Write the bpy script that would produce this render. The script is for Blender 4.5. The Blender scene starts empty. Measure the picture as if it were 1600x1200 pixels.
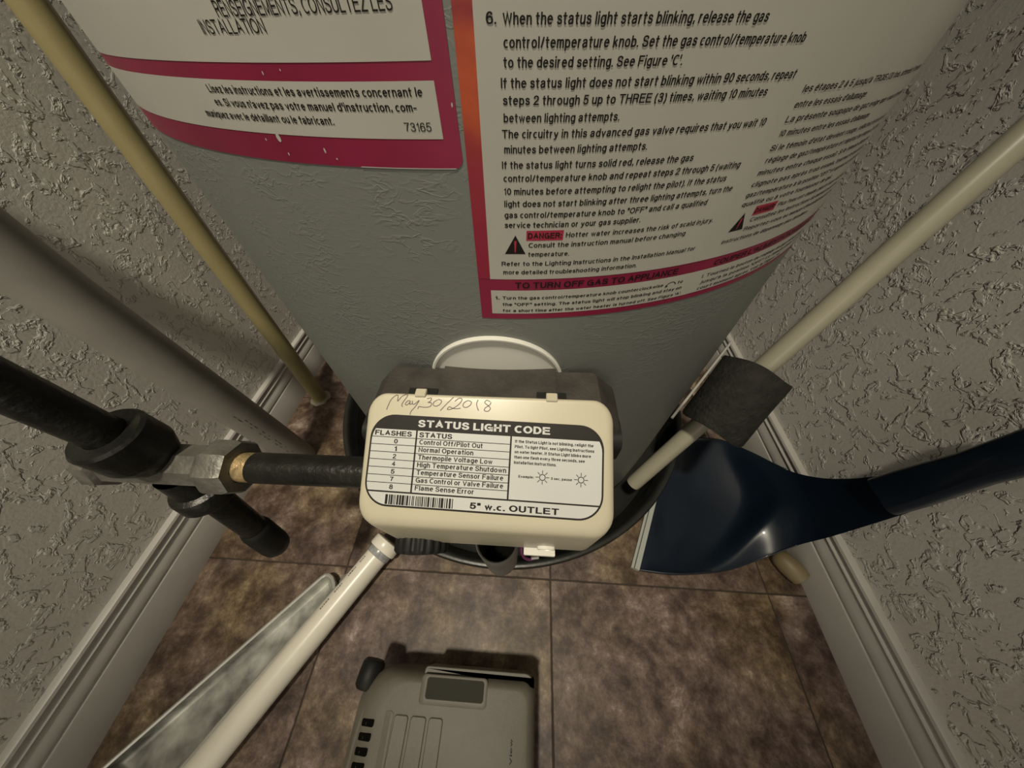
import bpy, bmesh, math, random
from mathutils import Vector, Matrix, noise

random.seed(7)
S = bpy.context.scene
COL = bpy.context.collection

# ------------------------------------------------------------------ camera
cd = bpy.data.cameras.new('camera')
cam = bpy.data.objects.new('camera', cd); COL.objects.link(cam)
cd.sensor_fit = 'HORIZONTAL'; cd.sensor_width = 36.0; cd.lens = 36.0 * 481.0 / 1600.0
cd.clip_start = 0.01
cam.matrix_world = Matrix(((0.99814917, -0.03317112, 0.05096980, 0.0),
                           (0.05756403, 0.78565504, -0.61598095, 0.0),
                           (-0.0196119, 0.6177749, 0.78611039, 0.55),
                           (0, 0, 0, 1)))
S.camera = cam

# ------------------------------------------------------------------ world, lamp, added fill, exposure
W = bpy.data.worlds.new('world'); S.world = W; W.use_nodes = True
bg = W.node_tree.nodes['Background']
bg.inputs['Color'].default_value = (1.0, 0.93, 0.79, 1); bg.inputs['Strength'].default_value = 1.0

def lamp(name, kind, loc, energy, color, size, aim=None, cone=None, blend=1.0):
    l = bpy.data.lights.new(name, kind); l.energy = energy; l.color = color
    l.shadow_soft_size = size
    o = bpy.data.objects.new(name, l); COL.objects.link(o); o.location = loc
    if aim is not None:
        d = Vector(aim) - Vector(loc); o.rotation_euler = d.to_track_quat('-Z', 'Y').to_euler()
    if cone: l.spot_size = cone; l.spot_blend = blend
    return o
lamp('ceiling_downlight', 'SPOT', (-0.25, -0.38, 2.25), 190.0, (1.0, 0.91, 0.72), 0.07,
     aim=(-0.12, 0.44, 0.1), cone=math.radians(41), blend=1.0)
lamp('hall_fill', 'POINT', (-0.30, -2.10, 1.35), 9.0, (1.0, 0.92, 0.75), 0.12)  # added fill light through the doorway, no lamp known there
S.view_settings.view_transform = 'Standard'; S.view_settings.look = 'None'
S.view_settings.gamma = 1.0; S.view_settings.use_curve_mapping = False
S.view_settings.exposure = -0.3

# ------------------------------------------------------------------ helpers
def new_mat(name):
    m = bpy.data.materials.new(name); m.use_nodes = True
    return m, m.node_tree.nodes, m.node_tree.links, m.node_tree.nodes['Principled BSDF']

def mat(name, col, rough=0.5, metal=0.0, var=0.0, scale=40.0, bump=0.0, bscale=200.0, spec=0.5, coat=0.0):
    m, N, L, b = new_mat(name)
    b.inputs['Base Color'].default_value = (*col, 1); b.inputs['Roughness'].default_value = rough
    b.inputs['Metallic'].default_value = metal; b.inputs['Specular IOR Level'].default_value = spec
    b.inputs['Coat Weight'].default_value = coat
    tc = N.new('ShaderNodeTexCoord')
    if var > 0:
        n = N.new('ShaderNodeTexNoise'); n.inputs['Scale'].default_value = scale; n.inputs['Detail'].default_value = 6
        r = N.new('ShaderNodeValToRGB')
        r.color_ramp.elements[0].color = (*[c * (1 - var) for c in col], 1); r.color_ramp.elements[0].position = 0.3
        r.color_ramp.elements[1].color = (*[min(1, c * (1 + var)) for c in col], 1); r.color_ramp.elements[1].position = 0.7
        L.new(tc.outputs['Object'], n.inputs['Vector']); L.new(n.outputs['Fac'], r.inputs['Fac'])
        L.new(r.outputs['Color'], b.inputs['Base Color'])
    if bump > 0:
        n2 = N.new('ShaderNodeTexNoise'); n2.inputs['Scale'].default_value = bscale; n2.inputs['Detail'].default_value = 4
        bp = N.new('ShaderNodeBump'); bp.inputs['Strength'].default_value = bump; bp.inputs['Distance'].default_value = 0.002
        L.new(tc.outputs['Object'], n2.inputs['Vector']); L.new(n2.outputs['Fac'], bp.inputs['Height'])
        L.new(bp.outputs['Normal'], b.inputs['Normal'])
    return m

def root_of(o):
    while o.parent: o = o.parent
    return o

def link(name, V, F, m, parent=None, base=None, smooth=False, label=None):
    """one mesh object; V are world coordinates"""
    off = Vector(root_of(parent).location) if parent is not None else Vector(base or (0, 0, 0))
    me = bpy.data.meshes.new(name)
    me.from_pydata([tuple(Vector(v) - off) for v in V], [], F)
    me.materials.append(m); me.update()
    if smooth:
        me.polygons.foreach_set('use_smooth', [True] * len(me.polygons))
        try: me.set_sharp_from_angle(angle=math.radians(38))
        except Exception: pass
    o = bpy.data.objects.new(name, me); COL.objects.link(o)
    if parent is not None: o.parent = parent
    else: o.location = off
    if label: o['label'] = label
    return o

def tag(o, label, cat, group=None):
    o['label'] = label; o['category'] = cat
    if group: o['group'] = group
    return o

def thing(name, label, cat, base):
    e = bpy.data.objects.new(name, None); COL.objects.link(e); e.location = base; e.empty_display_size = 0.02
    return tag(e, label, cat)

def structure(o): o['kind'] = 'structure'; return o

class MB:
    def __init__(s): s.V = []; s.F = []
    def add(s, V, F):
        k = len(s.V); s.V += [tuple(v) for v in V]; s.F += [tuple(i + k for i in f) for f in F]; return s
    def box(s, a, b):
        x0, y0, z0 = a; x1, y1, z1 = b
        return s.add([(x0, y0, z0), (x1, y0, z0), (x1, y1, z0), (x0, y1, z0), (x0, y0, z1), (x1, y0, z1), (x1, y1, z1), (x0, y1, z1)],
                     [(3, 2, 1, 0), (4, 5, 6, 7), (0, 1, 5, 4), (1, 2, 6, 5), (2, 3, 7, 6), (3, 0, 4, 7)])
    def loft(s, loops, cap0=True, cap1=True, closed=True):
        n = len(loops[0]); V = [p for l in loops for p in l]; F = []
        for i in range(len(loops) - 1):
            for j in range(n if closed else n - 1):
                a = i * n + j; b = i * n + (j + 1) % n
                F.append((a, b, b + n, a + n))
        if cap0: F.append(tuple(range(n))[::-1])
        if cap1: F.append(tuple(range((len(loops) - 1) * n, len(loops) * n)))
        return s.add(V, F)
    def sweep(s, pts, rad, seg=24, cap=True, prof=None):
        """tube along pts; rad a number or a list"""
        pts = [Vector(p) for p in pts]; loops = []
        up = None
        for i, p in enumerate(pts):
            t = (pts[min(i + 1, len(pts) - 1)] - pts[max(i - 1, 0)]).normalized()
            if up is None:
                up = Vector((0, 0, 1)) if abs(t.z) < 0.9 else Vector((0, 1, 0))
            x = t.cross(up).normalized(); up = x.cross(t).normalized()
            r = rad[i] if isinstance(rad, (list, tuple)) else rad
            loops.append([p + (x * math.cos(a) + up * math.sin(a)) * r for a in [2 * math.pi * k / seg for k in range(seg)]])
        return s.loft(loops, cap, cap)
    def lathe(s, c, prof, seg=64, axis=(0, 0, 1), caps=False):
        """prof: (radius, height) pairs along axis through c"""
        ax = Vector(axis).normalized(); x = ax.orthogonal().normalized(); y = ax.cross(x); c = Vector(c)
        loops = [[c + ax * h + (x * math.cos(a) + y * math.sin(a)) * r for a in [2 * math.pi * k / seg for k in range(seg)]] for r, h in prof]
        return s.loft(loops, caps, caps)
    def obj(s, name, m, parent=None, base=None, smooth=False, label=None):
        return link(name, s.V, s.F, m, parent, base, smooth, label)

def rrect(x0, x1, y0, y1, r, n=6):
    """rounded rectangle, counter-clockwise; r one radius or four (bl, br, tr, tl)"""
    rs = r if isinstance(r, (list, tuple)) else (r,) * 4
    out = []
    for (cx, cy, a0, q) in ((x0 + rs[0], y0 + rs[0], 180, rs[0]), (x1 - rs[1], y0 + rs[1], 270, rs[1]),
                            (x1 - rs[2], y1 - rs[2], 0, rs[2]), (x0 + rs[3], y1 - rs[3], 90, rs[3])):
        for k in range(n + 1):
            a = math.radians(a0 + 90 * k / n); out.append((cx + q * math.cos(a), cy + q * math.sin(a)))
    return out

def spline(pts, n=6):
    P = [Vector(p) for p in pts]; out = []
    for i in range(len(P) - 1):
        a = P[max(i - 1, 0)]; b = P[i]; c = P[i + 1]; d = P[min(i + 2, len(P) - 1)]
        for k in range(n):
            t = k / n
            out.append(0.5 * ((2 * b) + (c - a) * t + (2 * a - 5 * b + 4 * c - d) * t * t + (3 * b - a - 3 * c + d) * t ** 3))
    out.append(P[-1]); return out

# ---- lettering: an own plain grotesque, every letter drawn as strokes of even width
def arc(cx, cy, rx, ry, a0, a1, n=10):
    return [(cx + rx * math.cos(math.radians(a0 + (a1 - a0) * k / n)), cy + ry * math.sin(math.radians(a0 + (a1 - a0) * k / n))) for k in range(n + 1)]
def sm(*p): return [(v.x, v.y) for v in spline([(x, y, 0) for x, y in p], 3)]
def ell(cx, cy, rx, ry): return arc(cx, cy, rx, ry, 0, 360, 16)
_S = sm((.57, .74), (.50, .93), (.30, 1), (.10, .93), (.03, .75), (.12, .58), (.30, .52), (.50, .44), (.60, .27), (.52, .07), (.30, 0), (.08, .07), (0, .28))
G = {
 'A': [[(0, 0), (.35, 1), (.70, 0)], [(.13, .34), (.57, .34)]],
 'B': [[(0, 0), (0, 1), (.32, 1)] + arc(.32, .765, .24, .235, 90, -90) + [(0, .53)], [(.32, .53)] + arc(.34, .265, .26, .265, 90, -90) + [(0, 0)]],
 'C': [arc(.36, .5, .36, .5, 48, 312, 18)], 'D': [[(0, 0), (0, 1), (.26, 1)] + arc(.26, .5, .38, .5, 90, -90) + [(0, 0)]],
 'E': [[(.56, 1), (0, 1), (0, 0), (.58, 0)], [(0, .53), (.52, .53)]], 'F': [[(.54, 1), (0, 1), (0, 0)], [(0, .51), (.46, .51)]],
 'G': [arc(.37, .5, .37, .5, 48, 335, 18) + [(.72, .47), (.42, .47)], [(.72, .4), (.72, 0)]], 'H': [[(0, 0), (0, 1)], [(.60, 0), (.60, 1)], [(0, .53), (.60, .53)]],
 'I': [[(0, 0), (0, 1)]], 'J': [sm((.40, 1), (.40, .3), (.36, .08), (.2, 0), (.04, .08), (0, .3))], 'K': [[(0, 0), (0, 1)], [(.58, 1), (0, .40)], [(.2, .6), (.60, 0)]],
 'L': [[(0, 1), (0, 0), (.50, 0)]], 'M': [[(0, 0), (0, 1), (.36, .05), (.72, 1), (.72, 0)]], 'N': [[(0, 0), (0, 1), (.60, 0), (.60, 1)]],
 'O': [ell(.38, .5, .38, .5)], 'P': [[(0, 0), (0, 1), (.32, 1)] + arc(.32, .73, .26, .27, 90, -90) + [(0, .46)]],
 'Q': [ell(.38, .5, .38, .5), [(.45, .25), (.74, -.04)]], 'R': [[(0, 0), (0, 1), (.34, 1)] + arc(.34, .745, .26, .255, 90, -90) + [(0, .49)], [(.36, .49), (.52, .40), (.56, .1), (.62, 0)]],
 'S': [_S], 'T': [[(0, 1), (.62, 1)], [(.31, 1), (.31, 0)]], 'U': [[(0, 1), (0, .3)] + arc(.30, .30, .30, .30, 180, 360) + [(.60, 1)]],
 'V': [[(0, 1), (.33, 0), (.66, 1)]], 'W': [[(0, 1), (.22, 0), (.45, 1), (.68, 0), (.90, 1)]], 'X': [[(0, 0), (.62, 1)], [(0, 1), (.62, 0)]],
 'Y': [[(0, 1), (.33, .42), (.66, 1)], [(.33, .42), (.33, 0)]], 'Z': [[(0, 1), (.58, 1), (0, 0), (.60, 0)]],
 'a': [sm((.03, .52), (.09, .67), (.24, .72), (.40, .66), (.43, .50), (.43, .12), (.50, .01)), sm((.43, .43), (.22, .39), (.04, .29), (.01, .15), (.10, .01), (.25, 0), (.39, .10), (.43, .26))],
 'b': [[(0, 1), (0, 0)], ell(.24, .36, .24, .36)], 'c': [arc(.24, .36, .24, .36, 50, 310, 14)], 'd': [[(.48, 1), (.48, 0)], ell(.24, .36, .24, .36)],
 'e': [[(0, .40), (.48, .40)] + arc(.24, .36, .24, .36, 8, 318, 16)], 'f': [sm((.28, .99), (.18, .99), (.12, .92), (.11, .80)) + [(.11, 0)], [(0, .71), (.26, .71)]],
 'g': [ell(.24, .36, .24, .36), [(.48, .72), (.48, -.04)] + sm((.48, -.06), (.42, -.22), (.24, -.28), (.06, -.20))], 'h': [[(0, 1), (0, 0)], sm((0, .46), (.10, .66), (.25, .72), (.39, .66), (.43, .50)) + [(.43, 0)]],
 'i': [[(0, 0), (0, .72)], [(0, 1.03), (0, 1.05)]], 'j': [sm((.1, .72), (.1, -.1), (.06, -.25), (-.06, -.27)), [(.1, 1.03), (.1, 1.05)]], 'k': [[(0, 1), (0, 0)], [(.40, .72), (0, .28)], [(.14, .42), (.43, 0)]],
 'l': [[(0, 0), (0, 1)]], 'm': [[(0, .72), (0, 0)], sm((0, .5), (.08, .67), (.19, .72), (.31, .67), (.34, .52)) + [(.34, 0)], sm((.34, .5), (.42, .67), (.53, .72), (.65, .67), (.68, .52)) + [(.68, 0)]],
 'n': [[(0, .72), (0, 0)], sm((0, .46), (.10, .66), (.25, .72), (.39, .66), (.43, .50)) + [(.43, 0)]], 'o': [ell(.25, .36, .25, .36)],
 'p': [[(0, .72), (0, -.28)], ell(.24, .36, .24, .36)], 'q': [[(.48, .72), (.48, -.28)], ell(.24, .36, .24, .36)], 'r': [[(0, .72), (0, 0)], sm((0, .44), (.06, .62), (.16, .71), (.26, .71))],
 's': [sm((.39, .53), (.34, .67), (.20, .72), (.06, .67), (.03, .54), (.10, .43), (.22, .38), (.36, .32), (.41, .19), (.35, .05), (.21, 0), (.06, .05), (0, .20))],
 't': [[(.11, .95), (.11, .16)] + sm((.11, .14), (.14, .03), (.20, .0), (.28, .01)), [(0, .71), (.26, .71)]], 'u': [sm((0, .72), (0, .24), (.05, .07), (.19, 0), (.34, .07), (.43, .26)), [(.43, .72), (.43, 0)]],
 'v': [[(0, .72), (.23, 0), (.46, .72)]], 'w': [[(0, .72), (.17, 0), (.34, .72), (.51, 0), (.68, .72)]], 'x': [[(0, .72), (.43, 0)], [(.43, .72), (0, 0)]],
 'y': [[(0, .72), (.23, .02)], [(.46, .72), (.22, -.10)] + sm((.22, -.12), (.16, -.25), (.04, -.27))], 'z': [[(0, .72), (.40, .72), (0, 0), (.42, 0)]],
 '0': [ell(.25, .5, .25, .5)], '1': [[(0, .76), (.14, .82), (.22, 1), (.22, 0)]], '2': [sm((.02, .70), (.08, .92), (.26, 1), (.45, .92), (.50, .72), (.40, .50), (.16, .26), (0, 0)) + [(.52, 0)]],
 '3': [sm((.03, .76), (.10, .94), (.26, 1), (.43, .92), (.46, .74), (.36, .57), (.22, .54), (.40, .49), (.50, .28), (.42, .06), (.24, 0), (.07, .07), (0, .26))],
 '4': [[(.40, 0), (.40, 1), (0, .33), (.54, .33)]], '5': [[(.46, 1), (.09, 1), (.04, .50)] + sm((.04, .50), (.14, .60), (.28, .63), (.45, .52), (.50, .31), (.42, .07), (.24, 0), (.07, .06), (0, .24))],
 '6': [sm((.47, .78), (.42, .94), (.27, 1), (.09, .88), (0, .55), (0, .30), (.08, .06), (.26, 0), (.44, .08), (.50, .31), (.43, .54), (.27, .61), (.09, .52), (.01, .34))],
 '7': [[(0, 1), (.50, 1), (.30, .62), (.17, 0)]], '8': [ell(.25, .76, .21, .24), ell(.25, .27, .26, .27)],
 '9': [sm((.03, .20), (.08, .05), (.23, 0), (.41, .11), (.50, .45), (.50, .70), (.42, .93), (.24, 1), (.06, .92), (0, .69), (.07, .46), (.23, .39), (.41, .47), (.49, .66))],
 '.': [[(0, 0), (0, .02)]], ',': [[(.03, .1), (.03, .0), (-.02, -.17)]], "'": [[(0, 1), (0, .72)]], '"': [[(0, 1), (0, .72)], [(.17, 1), (.17, .72)]], '-': [[(0, .36), (.26, .36)]],
 '/': [[(0, -.05), (.30, 1.03)]], '(': [sm((.18, 1.03), (.04, .75), (0, .38), (.04, 0), (.18, -.27))], ')': [sm((0, 1.03), (.14, .75), (.18, .38), (.14, 0), (0, -.27))],
 ':': [[(0, 0), (0, .02)], [(0, .62), (0, .64)]]}
for ch, base_, acc in (('é', 'e', [(.20, .84), (.33, 1.0)]), ('è', 'e', [(.30, .84), (.15, 1.0)]), ('ê', 'e', [(.10, .84), (.24, 1.0), (.38, .84)]), ('à', 'a', [(.28, .84), (.13, 1.0)]), ('â', 'a', [(.10, .84), (.23, 1.0), (.36, .84)])):
    G[ch] = G[base_] + [acc]

def ribbon(pts, h):
    """even-width band along a polyline, mitred; closed when the ends meet"""
    P = [Vector(p) for p in pts]; Q = [P[0]]
    for p in P[1:]:
        if (p - Q[-1]).length > 1e-4: Q.append(p)
    P = Q; closed = len(P) > 3 and (P[0] - P[-1]).length < 1e-3
    if closed: P = P[:-1]
    if not closed and len(P) > 1:
        for e_, o_ in ((0, 1), (-1, -2)):
            d = (P[e_] - P[o_]).normalized()
            if min(abs(d.x), abs(d.y)) < 0.08: P[e_] = P[e_] + d * h
    n = len(P); L_ = []; R_ = []
    for i in range(n):
        a = P[i - 1] if (i or closed) else None; c = P[(i + 1) % n] if (i < n - 1 or closed) else None
        d1 = (P[i] - a).normalized() if a is not None else None; d2 = (c - P[i]).normalized() if c is not None else None
        d1 = d1 or d2; d2 = d2 or d1
        n1 = Vector((-d1.y, d1.x)); n2 = Vector((-d2.y, d2.x)); m_ = n1 + n2
        if m_.length < 0.25: m_ = n1.copy(); k = 1.0
        else: m_.normalize(); k = min(2.6, 1.0 / max(0.2, m_.dot(n1)))
        L_.append(P[i] + m_ * h * k); R_.append(P[i] - m_ * h * k)
    F = [(i, (i + 1) % n, n + (i + 1) % n, n + i) for i in range(n if closed else n - 1)]
    return L_ + R_, F

def typeset(mb, fmap, body, x0, x1, base, cap, weight=0.075, gap=0.11):
    """set one line between x0 and x1 with its capitals `cap` high; fmap(x, y) puts it on the surface"""
    V = []; F = []; x = 0.0
    for ch in body:
        if ch == ' ': x += 0.34; continue
        st = G[ch]; xa = min(p[0] for q in st for p in q); xb = max(p[0] for q in st for p in q)
        x += weight
        for q in st:
            v, f = ribbon(q, weight); k = len(V)
            V += [(x + p.x - xa, weight + p.y * (1 - 2 * weight)) if True else p for p in v]
            F += [tuple(i + k for i in ff) for ff in f]
        x += (xb - xa) + weight + gap
    xa = min(v[0] for v in V); xb = max(v[0] for v in V); sx = (x1 - x0) / (xb - xa)
    mb.add([fmap(x0 + (a - xa) * sx, base + b * cap) for a, b in V], F)

# ------------------------------------------------------------------ materials
def wall_material():
    m, N, L, b = new_mat('knockdown_plaster')
    b.inputs['Base Color'].default_value = (0.74, 0.72, 0.67, 1); b.inputs['Roughness'].default_value = 0.5
    tc = N.new('ShaderNodeTexCoord')
    n0 = N.new('ShaderNodeTexNoise'); n0.inputs['Scale'].default_value = 30; n0.inputs['Detail'].default_value = 3
    mixv = N.new('ShaderNodeMixRGB'); mixv.inputs['Fac'].default_value = 0.045
    L.new(tc.outputs['Object'], n0.inputs['Vector']); L.new(tc.outputs['Object'], mixv.inputs['Color1']); L.new(n0.outputs['Color'], mixv.inputs['Color2'])
    n1 = N.new('ShaderNodeTexNoise'); n1.inputs['Scale'].default_value = 75; n1.inputs['Detail'].default_value = 4; n1.inputs['Roughness'].default_value = 0.55
    L.new(mixv.outputs['Color'], n1.inputs['Vector'])
    r1 = N.new('ShaderNodeValToRGB'); r1.color_ramp.elements[0].position = 0.525; r1.color_ramp.elements[1].position = 0.615
    L.new(n1.outputs['Fac'], r1.inputs['Fac'])
    n2 = N.new('ShaderNodeTexNoise'); n2.inputs['Scale'].default_value = 260; n2.inputs['Detail'].default_value = 3
    L.new(tc.outputs['Object'], n2.inputs['Vector'])
    ma = N.new('ShaderNodeMath'); ma.operation = 'MULTIPLY_ADD'; ma.inputs[1].default_value = 0.16
    L.new(n2.outputs['Fac'], ma.inputs[0]); L.new(r1.outputs['Color'], ma.inputs[2])
    bp = N.new('ShaderNodeBump'); bp.inputs['Strength'].default_value = 1.0; bp.inputs['Distance'].default_value = 0.0019
    L.new(ma.outputs[0], bp.inputs['Height']); L.new(bp.outputs['Normal'], b.inputs['Normal'])
    return m

def floor_material():
    m, N, L, b = new_mat('mottled_vinyl')
    b.inputs['Roughness'].default_value = 0.42; b.inputs['Specular IOR Level'].default_value = 0.35
    tc = N.new('ShaderNodeTexCoord'); oi = N.new('ShaderNodeObjectInfo')
    sc = N.new('ShaderNodeVectorMath'); sc.operation = 'SCALE'; sc.inputs['Scale'].default_value = 13.0
    cmb = N.new('ShaderNodeCombineXYZ')
    for k in range(3): L.new(oi.outputs['Random'], cmb.inputs[k])
    L.new(cmb.outputs['Vector'], sc.inputs[0])
    ad = N.new('ShaderNodeVectorMath'); ad.operation = 'ADD'
    L.new(tc.outputs['Object'], ad.inputs[0]); L.new(sc.outputs['Vector'], ad.inputs[1])
    n1 = N.new('ShaderNodeTexNoise'); n1.inputs['Scale'].default_value = 22; n1.inputs['Detail'].default_value = 10
    n1.inputs['Roughness'].default_value = 0.78; n1.inputs['Distortion'].default_value = 0.15
    L.new(ad.outputs['Vector'], n1.inputs['Vector'])
    r = N.new('ShaderNodeValToRGB'); e = r.color_ramp.elements
    e[0].position = 0.37; e[0].color = (0.046, 0.029, 0.021, 1)
    e[1].position = 0.67; e[1].color = (0.46, 0.39, 0.31, 1)
    for p, c in ((0.445, (0.082, 0.056, 0.041, 1)), (0.515, (0.145, 0.107, 0.080, 1)), (0.59, (0.235, 0.183, 0.140, 1))):
        q = e.new(p); q.color = c
    L.new(n1.outputs['Fac'], r.inputs['Fac'])
    n2 = N.new('ShaderNodeTexNoise'); n2.inputs['Scale'].default_value = 9; n2.inputs['Detail'].default_value = 4
    L.new(ad.outputs['Vector'], n2.inputs['Vector'])
    r2 = N.new('ShaderNodeValToRGB'); r2.color_ramp.elements[0].position = 0.42; r2.color_ramp.elements[1].position = 0.66
    r2.color_ramp.elements[0].color = (0.94, 0.88, 0.98, 1); r2.color_ramp.elements[1].color = (1.0, 0.94, 0.72, 1)
    L.new(n2.outputs['Fac'], r2.inputs['Fac'])
    mx = N.new('ShaderNodeMixRGB'); mx.blend_type = 'MULTIPLY'; mx.inputs['Fac'].default_value = 1
    L.new(r.outputs['Color'], mx.inputs['Color1']); L.new(r2.outputs['Color'], mx.inputs['Color2'])
    L.new(mx.outputs['Color'], b.inputs['Base Color'])
    bp = N.new('ShaderNodeBump'); bp.inputs['Strength'].default_value = 0.35; bp.inputs['Distance'].default_value = 0.001
    L.new(n1.outputs['Fac'], bp.inputs['Height']); L.new(bp.outputs['Normal'], b.inputs['Normal'])
    return m

def jacket_material():
    m, N, L, b = new_mat('grey_embossed_paint')
    b.inputs['Base Color'].default_value = (0.178, 0.188, 0.172, 1); b.inputs['Roughness'].default_value = 0.46
    tc = N.new('ShaderNodeTexCoord'); mp = N.new('ShaderNodeMapping'); mp.inputs['Scale'].default_value = (1, 1, 2.1)
    n0 = N.new('ShaderNodeTexNoise'); n0.inputs['Scale'].default_value = 60; n0.inputs['Detail'].default_value = 2
    mixv = N.new('ShaderNodeMixRGB'); mixv.inputs['Fac'].default_value = 0.02
    L.new(tc.outputs['Object'], mp.inputs['Vector']); L.new(mp.outputs['Vector'], n0.inputs['Vector'])
    L.new(mp.outputs['Vector'], mixv.inputs['Color1']); L.new(n0.outputs['Color'], mixv.inputs['Color2'])
    v = N.new('ShaderNodeTexNoise'); v.inputs['Scale'].default_value = 95; v.inputs['Detail'].default_value = 3; v.inputs['Roughness'].default_value = 0.5
    L.new(mixv.outputs['Color'], v.inputs['Vector'])
    mr = N.new('ShaderNodeMath'); mr.operation = 'SUBTRACT'; mr.inputs[1].default_value = 0.5
    ab = N.new('ShaderNodeMath'); ab.operation = 'ABSOLUTE'
    L.new(v.outputs['Fac'], mr.inputs[0]); L.new(mr.outputs[0], ab.inputs[0])
    r = N.new('ShaderNodeValToRGB'); r.color_ramp.elements[0].position = 0.0; r.color_ramp.elements[0].color = (1, 1, 1, 1)
    r.color_ramp.elements[1].position = 0.055; r.color_ramp.elements[1].color = (0, 0, 0, 1)
    L.new(ab.outputs[0], r.inputs['Fac'])
    n3 = N.new('ShaderNodeTexNoise'); n3.inputs['Scale'].default_value = 35
    L.new(tc.outputs['Object'], n3.inputs['Vector'])
    r3 = N.new('ShaderNodeValToRGB'); r3.color_ramp.elements[0].position = 0.42; r3.color_ramp.elements[1].position = 0.62
    L.new(n3.outputs['Fac'], r3.inputs['Fac'])
    mm = N.new('ShaderNodeMixRGB'); mm.blend_type = 'MULTIPLY'; mm.inputs['Fac'].default_value = 0.8
    L.new(r.outputs['Color'], mm.inputs['Color1']); L.new(r3.outputs['Color'], mm.inputs['Color2'])
    bp = N.new('ShaderNodeBump'); bp.inputs['Strength'].default_value = 0.5; bp.inputs['Distance'].default_value = 0.00025
    L.new(mm.outputs['Color'], bp.inputs['Height']); L.new(bp.outputs['Normal'], b.inputs['Normal'])
    return m

M_wall = wall_material(); M_floor = floor_material(); M_jacket = jacket_material()
M_sub = mat('floor_joint', (0.045, 0.034, 0.027), 0.8)
M_ceil = mat('ceiling_paint', (0.7, 0.68, 0.64), 0.8)
M_trim = mat('trim_paint', (0.52, 0.50, 0.47), 0.38, var=0.05, scale=25)
M_white = mat('label_white', (0.43, 0.42, 0.375), 0.45, var=0.05, scale=18)
M_mag = mat('label_magenta', (0.23, 0.010, 0.046), 0.42, var=0.22, scale=14)
M_ink = mat('black_ink', (0.009, 0.008, 0.0065), 0.6, spec=0.25)
M_inkred = mat('red_ink', (0.36, 0.02, 0.055), 0.5)
M_cream = mat('cream_plastic', (0.50, 0.46, 0.345), 0.36, var=0.03, scale=30)
M_stick = mat('sticker_white', (0.52, 0.52, 0.505), 0.45, var=0.03, scale=20)
M_stickblk = mat('sticker_black', (0.012, 0.010, 0.008), 0.55, var=0.2, scale=90, spec=0.25)
M_pen = mat('grey_pen', (0.11, 0.08, 0.09), 0.6)
M_bracket = mat('dusty_black_plastic', (0.040, 0.034, 0.028), 0.75, var=0.35, scale=70, bump=0.25, bscale=500)
M_blackp = mat('black_plastic', (0.009, 0.009, 0.008), 0.55, spec=0.3)
M_ring = mat('white_grommet', (0.70, 0.69, 0.63), 0.35)
M_dkgrey = mat('grey_metal_tube', (0.15, 0.145, 0.135), 0.38, metal=0.3, var=0.1, scale=60)
M_iron = mat('black_iron', (0.016, 0.0155, 0.013), 0.36, metal=0.35, var=0.5, scale=55, bump=0.3, bscale=250)
M_fitting = mat('cast_fitting', (0.15, 0.142, 0.125), 0.45, metal=0.4, var=0.3, scale=60, bump=0.3, bscale=300)
M_brass = mat('taped_brass', (0.46, 0.34, 0.18), 0.4, metal=0.5, var=0.35, scale=160, bump=0.3, bscale=400)
M_pan = mat('black_pan', (0.018, 0.019, 0.017), 0.36, var=0.3, scale=40, bump=0.1, bscale=120)
M_beige = mat('aged_plastic_pipe', (0.335, 0.285, 0.14), 0.32, var=0.06, scale=20)
M_beige2 = mat('ivory_plastic_pipe', (0.33, 0.31, 0.235), 0.30, var=0.06, scale=20)
M_pvcg = mat('grey_white_pvc', (0.285, 0.27, 0.24), 0.42, var=0.08, scale=30)
M_pvc = mat('white_pvc', (0.78, 0.74, 0.64), 0.30, var=0.05, scale=22)
M_glue = mat('pipe_glue_grey', (0.30, 0.31, 0.32), 0.25, var=0.25, scale=160)
M_foam = mat('black_foam', (0.017, 0.016, 0.0135), 0.8, var=0.35, scale=90, bump=1.0, bscale=230, spec=0.3)
M_blue = mat('navy_gloss', (0.005, 0.011, 0.022), 0.30, metal=0.0, var=0.15, scale=20, coat=0.25)
M_lip = mat('grey_rubber', (0.40, 0.42, 0.39), 0.55)
M_tan = mat('tan_wood', (0.20, 0.155, 0.085), 0.5, var=0.2, scale=30)
M_galv = mat('galvanised_sheet', (0.33, 0.33, 0.30), 0.45, metal=0.25, var=0.6, scale=38, bump=0.15, bscale=60)
M_galvrim = mat('galvanised_rim', (0.50, 0.49, 0.45), 0.35, metal=0.35, var=0.12, scale=40)
M_app = mat('shaded_putty_plastic', (0.115, 0.103, 0.080), 0.5, var=0.08, scale=40, bump=0.08, bscale=600)  # base colour darkened to stand in for a shadow over the appliance
M_appdk = mat('dark_window', (0.022, 0.021, 0.012), 0.6, spec=0.2)
M_appgap = mat('dark_slot', (0.004, 0.004, 0.003), 0.9, spec=0.05)
M_wire = mat('purple_wire', (0.10, 0.02, 0.07), 0.4)
M_silver = mat('bright_steel', (0.7, 0.7, 0.68), 0.25, metal=0.9)
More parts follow.
